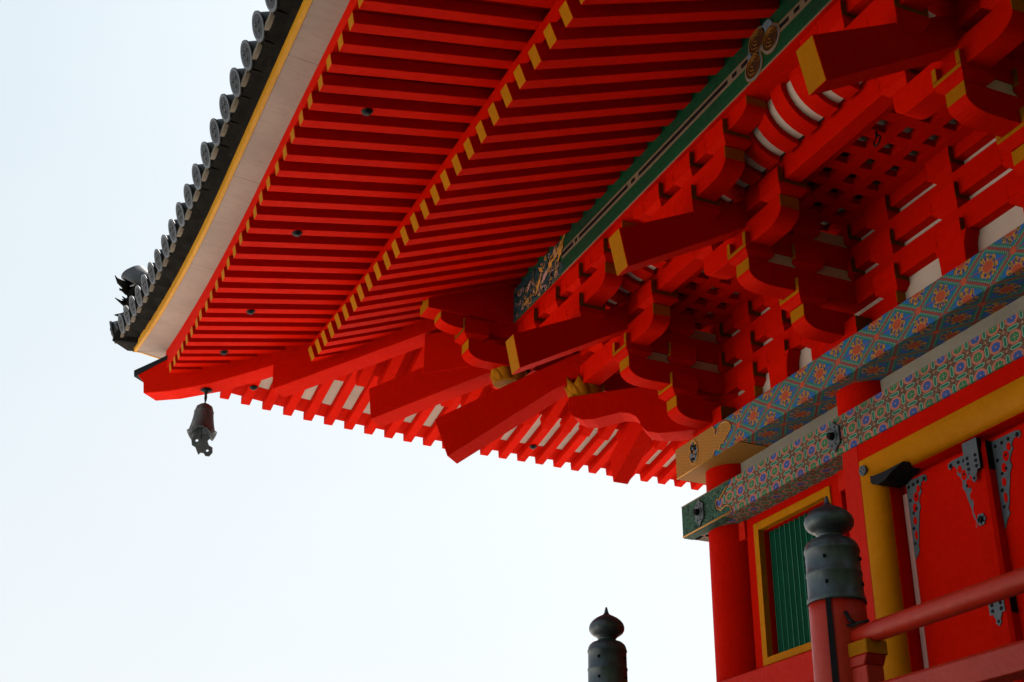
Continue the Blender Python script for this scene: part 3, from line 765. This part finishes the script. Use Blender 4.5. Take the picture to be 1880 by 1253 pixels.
# upper storey base keeps the roof closed
part(MB().box(.0,W,.0,W,7.9,10.9,RED),'upper_storey_wall')
def roofslab(z,e,h,nm):
    c=W/2; m=MB(); q=[(-e,-e),(W+e,-e),(W+e,W+e),(-e,W+e)]; k=[(.6,.6),(W-.6,.6),(W-.6,W-.6),(.6,W-.6)]
    vs=[(x,y,z) for x,y in q]+[(x,y,z+.25) for x,y in q]+[(x,y,z+h) for x,y in k]
    m.add(vs,[(0,1,2,3)]+[(i,(i+1)%4,4+(i+1)%4,4+i) for i in range(4)]+[(4+i,4+(i+1)%4,8+(i+1)%4,8+i) for i in range(4)]+[(8,9,10,11)],TILE,mm={0:RED}); part(m,nm,bevel=0)
roofslab(10.9,3.8,2.3,'upper_roof'); part(MB().box(.3,W-.3,.3,W-.3,12.9,15.6,RED),'top_storey_wall'); roofslab(15.6,3.6,3.4,'upper_roof')
part(MB().lathe([(.3,18.8),(.25,19.4),(.08,19.6),(.06,25.0)],W/2,W/2,BRZ,20),'roof_spire',bevel=0)
# corner end tile, hip ridge with ogre tile and horn
m=MB(); A=Vector((-4.60,-4.63,6.225)); d=Vector((-.30,-.90,-.30)).normalized(); e1=Vector((1,0,0)); e1=(e1-d*e1.dot(d)).normalized(); e2=d.cross(e1)
m.cyl(tuple(A),tuple(A-d*.5),.112,TILE,n=28); m.cyl(tuple(A),tuple(A+d*.02),.125,TRIM,n=30); m.cyl(tuple(A+d*.018),tuple(A+d*.022),.102,TILE,n=30)
m.tube([tuple(A+d*.024+e1*.055*math.cos(q*.5)*(1-q*.05)+e2*.055*math.sin(q*.5)*(1-q*.05)) for q in range(14)],.009,TILED,6)
cr=part(m,'corner_round_tile',None,0)
m=MB(diag).ext([(4.56,6.06),(4.30,5.97),(4.2,6.3),(4.50,6.28)],-.14,.14,TILED,'y'); part(m,'corner_flat_tile',cr,.01)
m=MB(diag).ext([(4.42,6.30),(4.40,6.62),(3.9,6.78),(2.5,7.3),(1.0,8.0),(1.0,7.4),(2.5,6.7),(3.9,6.25)],-.13,.13,TILE,'y'); hr=part(m,'hip_ridge',None,.01)
m=MB(diag)
m.ext([(4.40,6.28),(4.46,6.28),(4.475,6.62),(4.40,6.70)],-.16,.16,TILED,'y')
og=part(m,'ogre_face_tile',hr,.02)
m=MB(diag); rnd=random.Random(5)
for k in range(34):
    a=rnd.uniform(-1,1); zz=6.44+.28*rnd.random(); L=.03+.06*rnd.random()
    base=Vector((4.47,.15*a,zz)); tip=base+Vector((L*.8,.10*a+rnd.uniform(-.05,.05),rnd.uniform(-.05,.10)))
    m.cyl(tuple(base),tuple(tip),.024,TILED,.004,n=7)
m.tube([(4.5,-.12,6.66),(4.56,-.16,6.74),(4.60,-.17,6.83)],.02,TILED,7,[.024,.016,.004]); m.tube([(4.5,.12,6.66),(4.56,.16,6.74),(4.60,.17,6.83)],.02,TILED,7,[.024,.016,.004])
m.tube([(4.5,0,6.44),(4.56,.02,6.41),(4.63,.03,6.43)],.03,TILED,7,[.05,.03,.006])
m.lathe([(.02,6.4),(.09,6.46),(.10,6.55),(.07,6.63),(.02,6.66)],4.47,0,TILED,12)
part(m,'spiked_ornament',hr,0)
m=MB(diag); m.tube([(4.10,0,6.70),(4.30,0,6.72),(4.43,0,6.80),(4.53,0,6.92)],.1,TILE,24,[.085,.09,.097,.106]); m.cyl((4.53,0,6.92),(4.535,0,6.93),.106,TRIM,.1,n=24); part(m,'horn_tile',hr,0)
# ------------------------------------------------------------------ little black caps under the rafters
def cap(T,x,y):
    m=MB(T); z=Zh(x)+SH*(HY-y)-.002
    m.lathe([(.043,z),(.041,z-.007),(.03,z-.01),(.026,z-.024),(.012,z-.028)],x,-y,BLK,16); part(m,'black_nozzle_cap',None,0)
rx=lambda x:(math.floor(x/s_)+.5)*s_+.008
for x in (1.55,-.25,-1.95,-3.06): cap(ident,rx(x),3.73)
for y in (-3.3,-.03): cap(swap,rx(y),3.78)
# ------------------------------------------------------------------ windows
def window(x0,x1,full=True):
    zb,zt=2.147,3.24; y=-.12
    m=MB()
    def ring(a0,a1,b0,b1,c0,c1,d0,d1,y0,y1,mat):  # outer a,c ; inner b,d
        m.box(a0,b0,y0,y1,c0,c1,mat); m.box(b1,a1,y0,y1,c0,c1,mat); m.box(b0,b1,y0,y1,c0,d0,mat); m.box(b0,b1,y0,y1,d1,c1,mat)
    ring(x0,x1,x0+.062,x1-.062,zb,zt,zb+.055,zt-.062,y,-.065,OCHS)
    w=part(m,'lattice_window',None,.003)
    m=MB(); ring(x0+.02,x1-.02,x0+.067,x1-.067,zb+.02,zt-.02,zb+.06,zt-.067,-.065,.02,RED); part(m,'inner_reveal',w,0)
    m=MB(); xx=x0+.067; k=0
    m.box(xx,x1-.067,-.004,.01,zb+.06,zt-.067,GRN)
    while xx<x1-.07:
        c=xx+.0285; m.add([(c-.027,-.004,zb+.06),(c,-.034,zb+.06),(c+.027,-.004,zb+.06),(c-.027,-.004,zt-.067),(c,-.034,zt-.067),(c+.027,-.004,zt-.067)],[(0,1,4,3),(1,2,5,4),(0,2,1),(3,4,5)],GRN); m.box(c-.0035,c+.0035,-.037,-.031,zb+.06,zt-.067,GRNL); xx+=.066
        
    part(m,'green_slats',w,0)
    # red boards round the frame
    m=MB(); m.box(x0-.11,x0-.0,-.108,.05,2.07,3.307,RED); m.box(x1,x1+.11,-.108,.05,2.07,3.307,RED); m.box(x0,x1,-.108,.05,zt,3.307,RED); m.box(x0,x1,-.108,.05,2.07,zb,RED)
    part(m,'window_surround_board',w,.002)
    for a,b in ((x0-.20,x0-.11),(x1+.11,x1+.20)): part(MB().box(a,b,-.125,.05,3.16,3.306,REDW),'surround_block',w,.003)
    part(MB().box(x0-.3,x1+.3,.03,.08,2.07,3.307,RED),'window_wall_panel',w,0)
window(.407,1.40); window(4.45,5.443)
part(MB(swap).box(.2,1.6,.02,.08,2.07,3.307,RED),'side_wall_panel'); part(MB(swap).box(2.0,3.85,.02,.08,2.07,3.307,RED),'side_wall_panel'); part(MB(swap).box(4.25,5.7,.02,.08,2.07,3.307,RED),'side_wall_panel')
# ------------------------------------------------------------------ doorway
m=MB()
XL,XR=1.822,2*2.925-1.822
ztop=3.306; zy=3.19
m.box(XL,1.99,-.31,-.05,2.07,ztop,REDW); m.box(2*2.925-1.99,XR,-.31,-.05,2.07,ztop,REDW); m.box(1.99,2*2.925-1.99,-.309,-.05,zy,ztop,RED)
dw=part(m,'doorway',None,.004)
part(MB().box(XL+.02,1.99,-.30,-.05,ZF,2.07,REDW).box(2*2.925-1.99,XR-.02,-.30,-.05,ZF,2.07,REDW),'door_post_foot',dw)
# rounded ochre moulding: profile (offset inwards, y)
n=10; pr=[]
for i in range(n+1):
    a=i/n*math.pi/2; pr.append((.002+.148*math.sin(a)*.98, -.31+.11*(1-math.cos(a)) - .012*math.sin(2*a)))
def mould():
    m=MB(); B0,B1=ZF,zy
    def at(o,y,k):
        xl=1.99+o; xr=2*2.925-1.99-o; zt=B1-o
        return [(xl,y,B0),(xl,y,zt),(xr,y,zt),(xr,y,B0)][k]
    pp=pr+[(pr[-1][0],-.06),(.0,-.06)]
    for k in range(3):
        vs=[at(o,y,k) for o,y in pp]+[at(o,y,k+1) for o,y in pp]; q=len(pp)
        m.add(vs,[(i,i+1,q+i+1,q+i) for i in range(q-1)],OCHS,smooth=True)
    return m
part(mould(),'rounded_ochre_door_moulding',dw,0)
m=MB(); xi=1.99+.15; 
m.box(xi-.004,xi+.004,-.20,-.06,ZF,3.04,RED); m.box(2*2.925-xi-.004,2*2.925-xi+.004,-.20,-.06,ZF,3.04,RED); m.box(xi-.004,2*2.925-xi+.004,-.20,-.06,3.04,3.05,RED)
m.box(xi-.05,2*2.925-xi+.05,-.085,-.03,ZF,3.1,RED)
part(m,'dark_reveal',dw,0)
part(MB().box(2.152,2.196,-.112,-.09,ZF,2.93,PINK),'pale_edge_strip',dw,.002)
def leaf_(x0,x1):
    m=MB().box(x0,x1,-.112,-.088,ZF,3.02,RED)
    return part(m,'door_leaf',dw,.003)
lf=leaf_(2.198,2.86); rf=leaf_(2.99,3.65)
m=MB().ext([(2.84,-.11),(2.84,-.165),(2.86,-.18),(2.985,-.18),(3.01,-.165),(3.01,-.11)],ZF,2.97,RED,'z'); ast=part(m,'meeting_batten',dw,.003)
# pierced metal corner fittings
def fitting(parent,x,z,sx,w=.20,h=.52,y=-.1135):
    m=MB()
    # outline from corner (x,z) going inwards by w and down by h with a scalloped hypotenuse
    o=[(0,0),(w*.86,-.0),(w*1.0,-.012),(w*1.02,-.04),(w*.93,-.055),(w*.86,-.035),(w*.74,-.045),(w*.66,-.075),(w*.70,-.10),(w*.60,-.125),(w*.52,-.16),(w*.56,-.20),(w*.46,-.235),(w*.42,-.28),(w*.34,-.34),(w*.30,-.40),(w*.22,-.44),(w*.26,-.47),(w*.14,-.50),(w*.02,-h),(0,-h)]
    m.ext([(x+sx*a,z+b) for a,b in o],y-.004,y,STEEL,'y')
    for a,b,r in ((.12,-.04,.009),(.35,-.035,.009),(.58,-.03,.009),(.9,-.03,.011),(.12,-.13,.009),(.2,-.22,.008),(.12,-.32,.009),(.1,-.42,.008),(.36,-.2,.008)):
        m.cyl((x+sx*a*w,y-.004,z+b),(x+sx*a*w,y-.006,z+b),r*1.35,HOLE,n=10)
    for a,b,r1,r2 in ((.56,-.078,.018,.026),(.42,-.125,.026,.034),(.30,-.19,.020,.030),(.23,-.275,.017,.027),(.2,-.37,.014,.032)):
        nn=12; v=[(x+sx*a*w+r1*math.cos(q*2*math.pi/nn),y-.0055,z+b+r2*math.sin(q*2*math.pi/nn)) for q in range(nn)]; m.add(v+[(c[0],c[1]+.001,c[2]) for c in v],[tuple(range(nn))]+[(q,(q+1)%nn,nn+(q+1)%nn,nn+q) for q in range(nn)],RED)
    m.cyl((x+sx*.42*w,y-.0055,z-.12),(x+sx*.42*w,y-.0065,z-.12),.010,HOLE,n=8)
    return part(m,'pierced_metal_fitting',parent,0)
fitting(lf,2.205,3.0,1); fitting(lf,2.838,3.0,-1,.22,.44); fitting(rf,3.012,3.0,1,.24,.55); fitting(rf,3.64,3.0,-1,.22,.5)
def strap(parent,z,up,w=.125,y=-.182,H=.16):
    m=MB(); xc=2.9225
    if y<-.19: m.box(xc-w/2,xc+w/2,y,-.17,z+.032,z+H,BLK)
    z0,z1=(z,z+H)
    o=[(xc-w/2,z1),(xc+w/2,z1),(xc+w/2,z0+.03),(xc+.035,z0+.03),(xc+.03,z0+.01),(xc+.018,z0),(xc+.022,z0-.025),(xc,z0-.045),(xc-.022,z0-.025),(xc-.018,z0),(xc-.03,z0+.01),(xc-.035,z0+.03),(xc-w/2,z0+.03)]
    if up: # symmetrical trefoil above too
        o=[(xc-w/2,z1-.03),(xc-.035,z1-.03),(xc-.018,z1),(xc-.022,z1+.025),(xc,z1+.045),(xc+.022,z1+.025),(xc+.018,z1),(xc+.035,z1-.03),(xc+w/2,z1-.03)]+o[2:]
    m.ext(o,y-.004,y,STEEL,'y')
    m.box(3.0105,3.013,-.165,-.115,z0+.02,z1-.02,BLK)
    for a in (-.035,.035):
        for b in (.05,.085,.12): m.cyl((xc+a,y-.004,z0+b),(xc+a,y-.007,z0+b),.012,HOLE,n=8)
    m.cyl((xc,y-.004,z0-.018),(xc,y-.006,z0-.018),.010,HOLE,n=8)
    if up: m.cyl((xc,y-.004,z1+.018),(xc,y-.006,z1+.018),.010,HOLE,n=8)
    return part(m,'metal_strap',parent,0)
strap(ast,2.80,False,y=-.204,H=.225); strap(ast,1.93,True)
m=MB(); 
for k in range(6): a=k*math.pi/3; m.cyl((2.905+.022*math.cos(a),-.182,2.53+.022*math.sin(a)),(2.905+.022*math.cos(a),-.188,2.53+.022*math.sin(a)),.017,STEEL,n=12)
m.cyl((2.905,-.188,2.53),(2.905,-.2,2.53),.018,HOLE,n=12); part(m,'flower_stud',ast,0)
# black pivot bracket at the upper left corner of the doorway
m=MB(); m.ext([(2.03,3.10),(2.055,3.12),(2.06,3.075),(2.09,3.055),(2.14,3.05),(2.22,3.045),(2.42,3.05),(2.30,3.02),(2.22,2.985),(2.14,2.98),(2.09,3.0),(2.055,3.04),(2.035,3.06)],-.30,-.12,BLK,'y')
m.cyl((2.035,-.325,3.11),(2.035,-.30,3.11),.036,STEEL,n=14); 
for k in range(4): m.cyl((2.035+.018*math.cos(k*1.57),-.327,3.11+.018*math.sin(k*1.57)),(2.035+.018*math.cos(k*1.57),-.325,3.11+.018*math.sin(k*1.57)),.006,HOLE,n=6)
part(m,'black_pivot_bracket',dw,.004)
# iron ring hanging from the lattice ceiling
m=MB(); c=Vector((2.98,-.66,5.06))
m.tube([tuple(c+Vector((.032*math.cos(a*.3),.01*math.sin(a*.3),.042*math.sin(a*.3)))) for a in range(22)],.006,BLK,8); m.cyl((2.98,-.66,5.09),(2.98,-.66,5.13),.008,BLK,n=8)
part(m,'iron_ring',None,0)
# ------------------------------------------------------------------ wind bell on the hip
bx,bz=-3.735,5.37
bell=empty('wind_bell',(bx,bx,bz),label='small grey bronze wind bell hanging under the eave corner',cat='bell')
BI=Matrix.Translation((-bx,-bx,-bz))
def bp(m,name,parent=None):
    o=m.build(name,parent or bell,0)
    if parent is None: o.matrix_parent_inverse=BI
    return o
m=MB(); m.lathe([(.055,bz+.0),(.06,bz-.005),(.03,bz-.02),(.014,bz-.035),(.012,bz-.10)],bx,bx,BLK,16)
m.tube([(bx,bx,bz-.09),(bx+.01,bx,bz-.125),(bx+.035,bx,bz-.125),(bx+.05,bx,bz-.085)],.009,BLK,8); bp(m,'hook')
m=MB(); zt=bz-.15
m.tube([(bx+.018+.018*math.cos(a*.5),bx,zt+.012+.026*math.sin(a*.5)) for a in range(13)],.006,BLK,8)
out=[(.01,zt-.01),(.045,zt-.015),(.078,zt-.04),(.094,zt-.09),(.101,zt-.16),(.113,zt-.23),(.129,zt-.295),(.148,zt-.36)]
inn=[(r-.012,z) for r,z in out[::-1]]
n=36; k=len(out)+len(inn); vs=[]
for i in range(n):
    a=2*math.pi*i/n; sc=.035*max(0,math.cos(2*a))
    for r,z in out: 
        dz=(.06*abs(math.cos(2*a+.5)) if z<zt-.34 else 0)
        vs.append((bx+.015+r*math.cos(a),bx+r*math.sin(a),z+dz))
    for r,z in inn:
        dz=(.06*abs(math.cos(2*a+.5)) if z<zt-.34 else 0)
        vs.append((bx+.015+max(r,.002)*math.cos(a),bx+max(r,.002)*math.sin(a),z+dz))
fs=[(i*k+q,((i+1)%n)*k+q,((i+1)%n)*k+q+1,i*k+q+1) for i in range(n) for q in range(k-1)]
m.add(vs,fs,BELL,smooth=True)
m.lathe([(.094,zt-.09),(.098,zt-.095),(.097,zt-.105)],bx+.015,bx,BELL,32); m.tube([(bx+.13,bx,zt-.27),(bx+.16,bx-.01,zt-.31),(bx+.175,bx-.01,zt-.345)],.006,BELL,6)
bp(m,'bell_body')
m=MB(); m.tube([(bx+.015,bx,zt-.1),(bx+.012,bx,zt-.38)],.004,BLK,6)
# pierced clapper plate facing the path
pl=[(-.055,0),(.05,.01),(.075,-.03),(.055,-.06),(.07,-.10),(.10,-.12),(.105,-.17),(.08,-.205),(.05,-.20),(.035,-.175),(.01,-.17),(-.005,-.19),(-.02,-.16),(-.035,-.12),(-.065,-.10),(-.075,-.05)]
hx=[(.006,-.055,.011),(.065,-.145,.011)]
bmx=bmesh.new()
ang=R(66); cc,ss=math.cos(ang),math.sin(ang)
def pt(a,b,o): a*=1.25; b*=1.12; return (bx+.01+a*cc-o*ss, bx+a*ss+o*cc, zt-.335+b)
# build plate as outline with two holes via triangle fill
ed=[]
def loop(P):
    v=[bmx.verts.new(pt(a,b,0)) for a,b in P]
    return [bmx.edges.new((v[i],v[(i+1)%len(v)])) for i in range(len(v))]
e=loop(pl)
for hx_,hz,r in ((-.03,-.055,.012),(.062,-.15,.011)): e+=loop([(hx_+r*math.cos(q*.785),hz+r*math.sin(q*.785)) for q in range(8)])
bmesh.ops.triangle_fill(bmx,use_beauty=True,edges=e)
me=bpy.data.meshes.new('clapper_plate'); bmx.to_mesh(me); bmx.free(); me.materials.append(BELL)
cp=bpy.data.objects.new('clapper_plate',me); COL.objects.link(cp); cp.parent=bell; cp.matrix_parent_inverse=BI
so=cp.modifiers.new('t','SOLIDIFY'); so.thickness=.006
bp(m,'clapper_rod')
# ------------------------------------------------------------------ railing on the veranda with onion-capped newels
YR=-2.145
CAPP=[(.0,2.040),(.006,2.036),(.010,2.02),(.014,2.005),(.022,1.993),(.045,1.982),(.070,1.969),(.092,1.952),(.106,1.934),(.112,1.914),(.110,1.896),(.100,1.880),(.084,1.868),(.068,1.861),(.066,1.856),(.060,1.852),(.056,1.846),(.058,1.839),(.072,1.832),(.094,1.824),(.110,1.811),(.118,1.797),(.121,1.782),(.124,1.778),(.124,1.768),(.120,1.764),(.121,1.675),(.125,1.671),(.125,1.661),(.122,1.656),(.123,1.562),(.128,1.556),(.129,1.545),(.131,1.532)]
def newel(name,x,scale=1.0,parent=None,label=None,cat=None,dark=False):
    r=empty(name,(x,YR,ZF),label=label,cat=cat)
    I=Matrix.Translation((-x,-YR,-ZF))
    def q(m,nm,par=None,bev=0):
        o=m.build(nm,par or r,bev)
        if par is None:o.matrix_parent_inverse=I
        return o
    m=MB(); m.lathe([(a*scale,b) for a,b in CAPP],x,YR,BRZ,64)
    for z in (1.725,1.61):
        for a in (-2.5,-.93,.64,2.2): m.lathe([(.0075,z-.007),(.0075,z+.007)],x+.1235*scale*math.cos(a),YR+.1235*scale*math.sin(a),HOLE,10)
    q(m,'onion_cap')
    m=MB(); m.lathe([(.124*scale,1.536),(.125*scale,1.45),(.128*scale,1.2),(.130*scale,ZF)],x,YR,RAIL,40); p=q(m,'post_shaft')
    a=-.93 ; m=MB(); cxx,cyy=x+.1265*scale*math.cos(a),YR+.1265*scale*math.sin(a)
    tx,ty=-math.sin(a),math.cos(a)
    cxx+=.004*math.cos(a); cyy+=.004*math.sin(a)
    m.add([(cxx-.012*tx,cyy-.012*ty,1.535),(cxx+.012*tx,cyy+.012*ty,1.535),(cxx+.018*tx+.004*math.cos(a),cyy+.018*ty+.004*math.sin(a),ZF+.2),(cxx-.018*tx+.004*math.cos(a),cyy-.018*ty+.004*math.sin(a),ZF+.2)],[(0,1,2,3)],HOLE); q(m,'dark_seam',p)
    return r,I,q
rl,I,q=newel('veranda_railing',4.018,1.0,label='vermilion veranda railing with bronze onion-capped newel in the foreground',cat='railing')
m=MB(); m.tube([(4.08,YR,1.362),(4.3,YR,1.362),(9.1,YR,1.362)],.044,RAIL,28,[.036,.044,.044]); q(m,'top_rail')
q(MB().ext([(YR-.055,1.03),(YR+.055,1.03),(YR+.055,1.125),(YR+.04,1.14),(YR-.04,1.14),(YR-.055,1.125)],4.10,9.1,RAIL,'x'),'middle_rail',None,.003)
q(MB().ext([(YR-.07,ZF+.08),(YR+.07,ZF+.08),(YR+.07,ZF+.2),(YR-.07,ZF+.2)],4.10,9.1,RAIL,'x'),'base_rail',None,.004)
m=MB(); m.box(4.10,4.255,YR-.052,YR+.06,1.268,1.33,RAIL,mm={1:OCHS,2:OCH}); m.ext([(4.11,1.268),(4.25,1.268),(4.225,1.225),(4.13,1.225)],YR-.05,YR+.055,RAIL,'y'); m.box(4.12,4.235,YR-.045,YR+.045,1.14,1.225,RAIL); q(m,'rail_block',None,.004)
for xb in (5.4,6.7,8.0):
    m=MB(); m.box(xb,xb+.185,YR-.06,YR+.06,1.255,1.318,RAIL,mm={2:OCHS}); m.box(xb+.045,xb+.14,YR-.045,YR+.045,ZF,1.255,RAIL); q(m,'rail_block',None,.004)
m=MB(); m.tube([(4.11,YR-.05,1.415),(4.16,YR-.035,1.405),(4.2,YR-.03,1.41),(4.25,YR-.02,1.408)],.006,BLK,6); m.tube([(4.135,YR-.05,1.47),(4.15,YR-.04,1.43),(4.17,YR-.03,1.41)],.009,BLK,6); q(m,'iron_strap')
newel('railing_newel',1.806,.94,label='dark bronze onion-capped newel alone against the sky',cat='railing post')
# ------------------------------------------------------------------ camera
CM=[[.399,.396,-.827],[.917,-.181,.356],[.009,.9,.435]]
r_=Vector((0.399084,0.916872,0.00883)); u_=Vector((0.395743,-0.180924,0.900363)); f_=Vector((-0.827115,0.355826,0.43505))
r_=(r_-f_*r_.dot(f_)).normalized(); u_=r_.cross(f_).normalized()
Mx=Matrix(((r_.x,u_.x,-f_.x),(r_.y,u_.y,-f_.y),(r_.z,u_.z,-f_.z))).to_4x4(); Mx.translation=Vector((8.7968,-5.78194,0))
cd=bpy.data.cameras.new('camera'); co=bpy.data.objects.new('camera',cd); COL.objects.link(co); co.matrix_world=Mx
cd.sensor_width=36; cd.lens=46.889; cd.clip_end=2000; cd.clip_start=.05
cd.dof.use_dof=False
S.camera=co
# ------------------------------------------------------------------ light
EL,AZ=R(56),R(46)      # sun stands behind the hall, to the left of +Y
sd=Vector((-math.sin(AZ)*math.cos(EL),math.cos(AZ)*math.cos(EL),math.sin(EL)))
sl=bpy.data.lights.new('sun','SUN'); sl.energy=5.0; sl.angle=R(.5); sl.color=(1,.95,.87)
so=bpy.data.objects.new('sun',sl); COL.objects.link(so); so.rotation_euler=sd.to_track_quat('Z','Y').to_euler()
w=bpy.data.worlds.new('World'); S.world=w; w.use_nodes=True; t=w.node_tree
bg=t.nodes['Background']; sk=t.nodes.new('ShaderNodeTexSky'); sk.sky_type='NISHITA'; sk.sun_disc=False
sk.sun_elevation=EL; sk.sun_rotation=-AZ; sk.air_density=1.0; sk.dust_density=4.0; sk.ozone_density=1.0
g=G(t); hs=g.n('ShaderNodeHueSaturation'); hs.inputs['Saturation'].default_value=.6; g.L(sk.outputs[0],hs.inputs['Color'])

sx=g.n('ShaderNodeSeparateXYZ'); gen=g.n('ShaderNodeTexCoord').outputs['Generated']; g.L(gen,sx.inputs[0])
el=g.ramp(g.add(g.sub(sx.outputs[2],g.mul(sx.outputs[1],.22)),g.mul(g.sub(g.noise(2.2,g.scale(gen,1,1,2.5),6,.6),.5),.35)),.02,.80)
SKC=g.mix(el,(2.72,2.83,2.83),(1.98,2.38,2.58))
g.L(g.mix(.86,hs.outputs[0],SKC),bg.inputs[0]); bg.inputs[1].default_value=.10
S.view_settings.view_transform='Standard'; S.view_settings.look='None'; S.view_settings.gamma=1; S.view_settings.use_curve_mapping=False
S.view_settings.exposure=1.6
S.cycles.max_bounces=6; S.cycles.diffuse_bounces=3
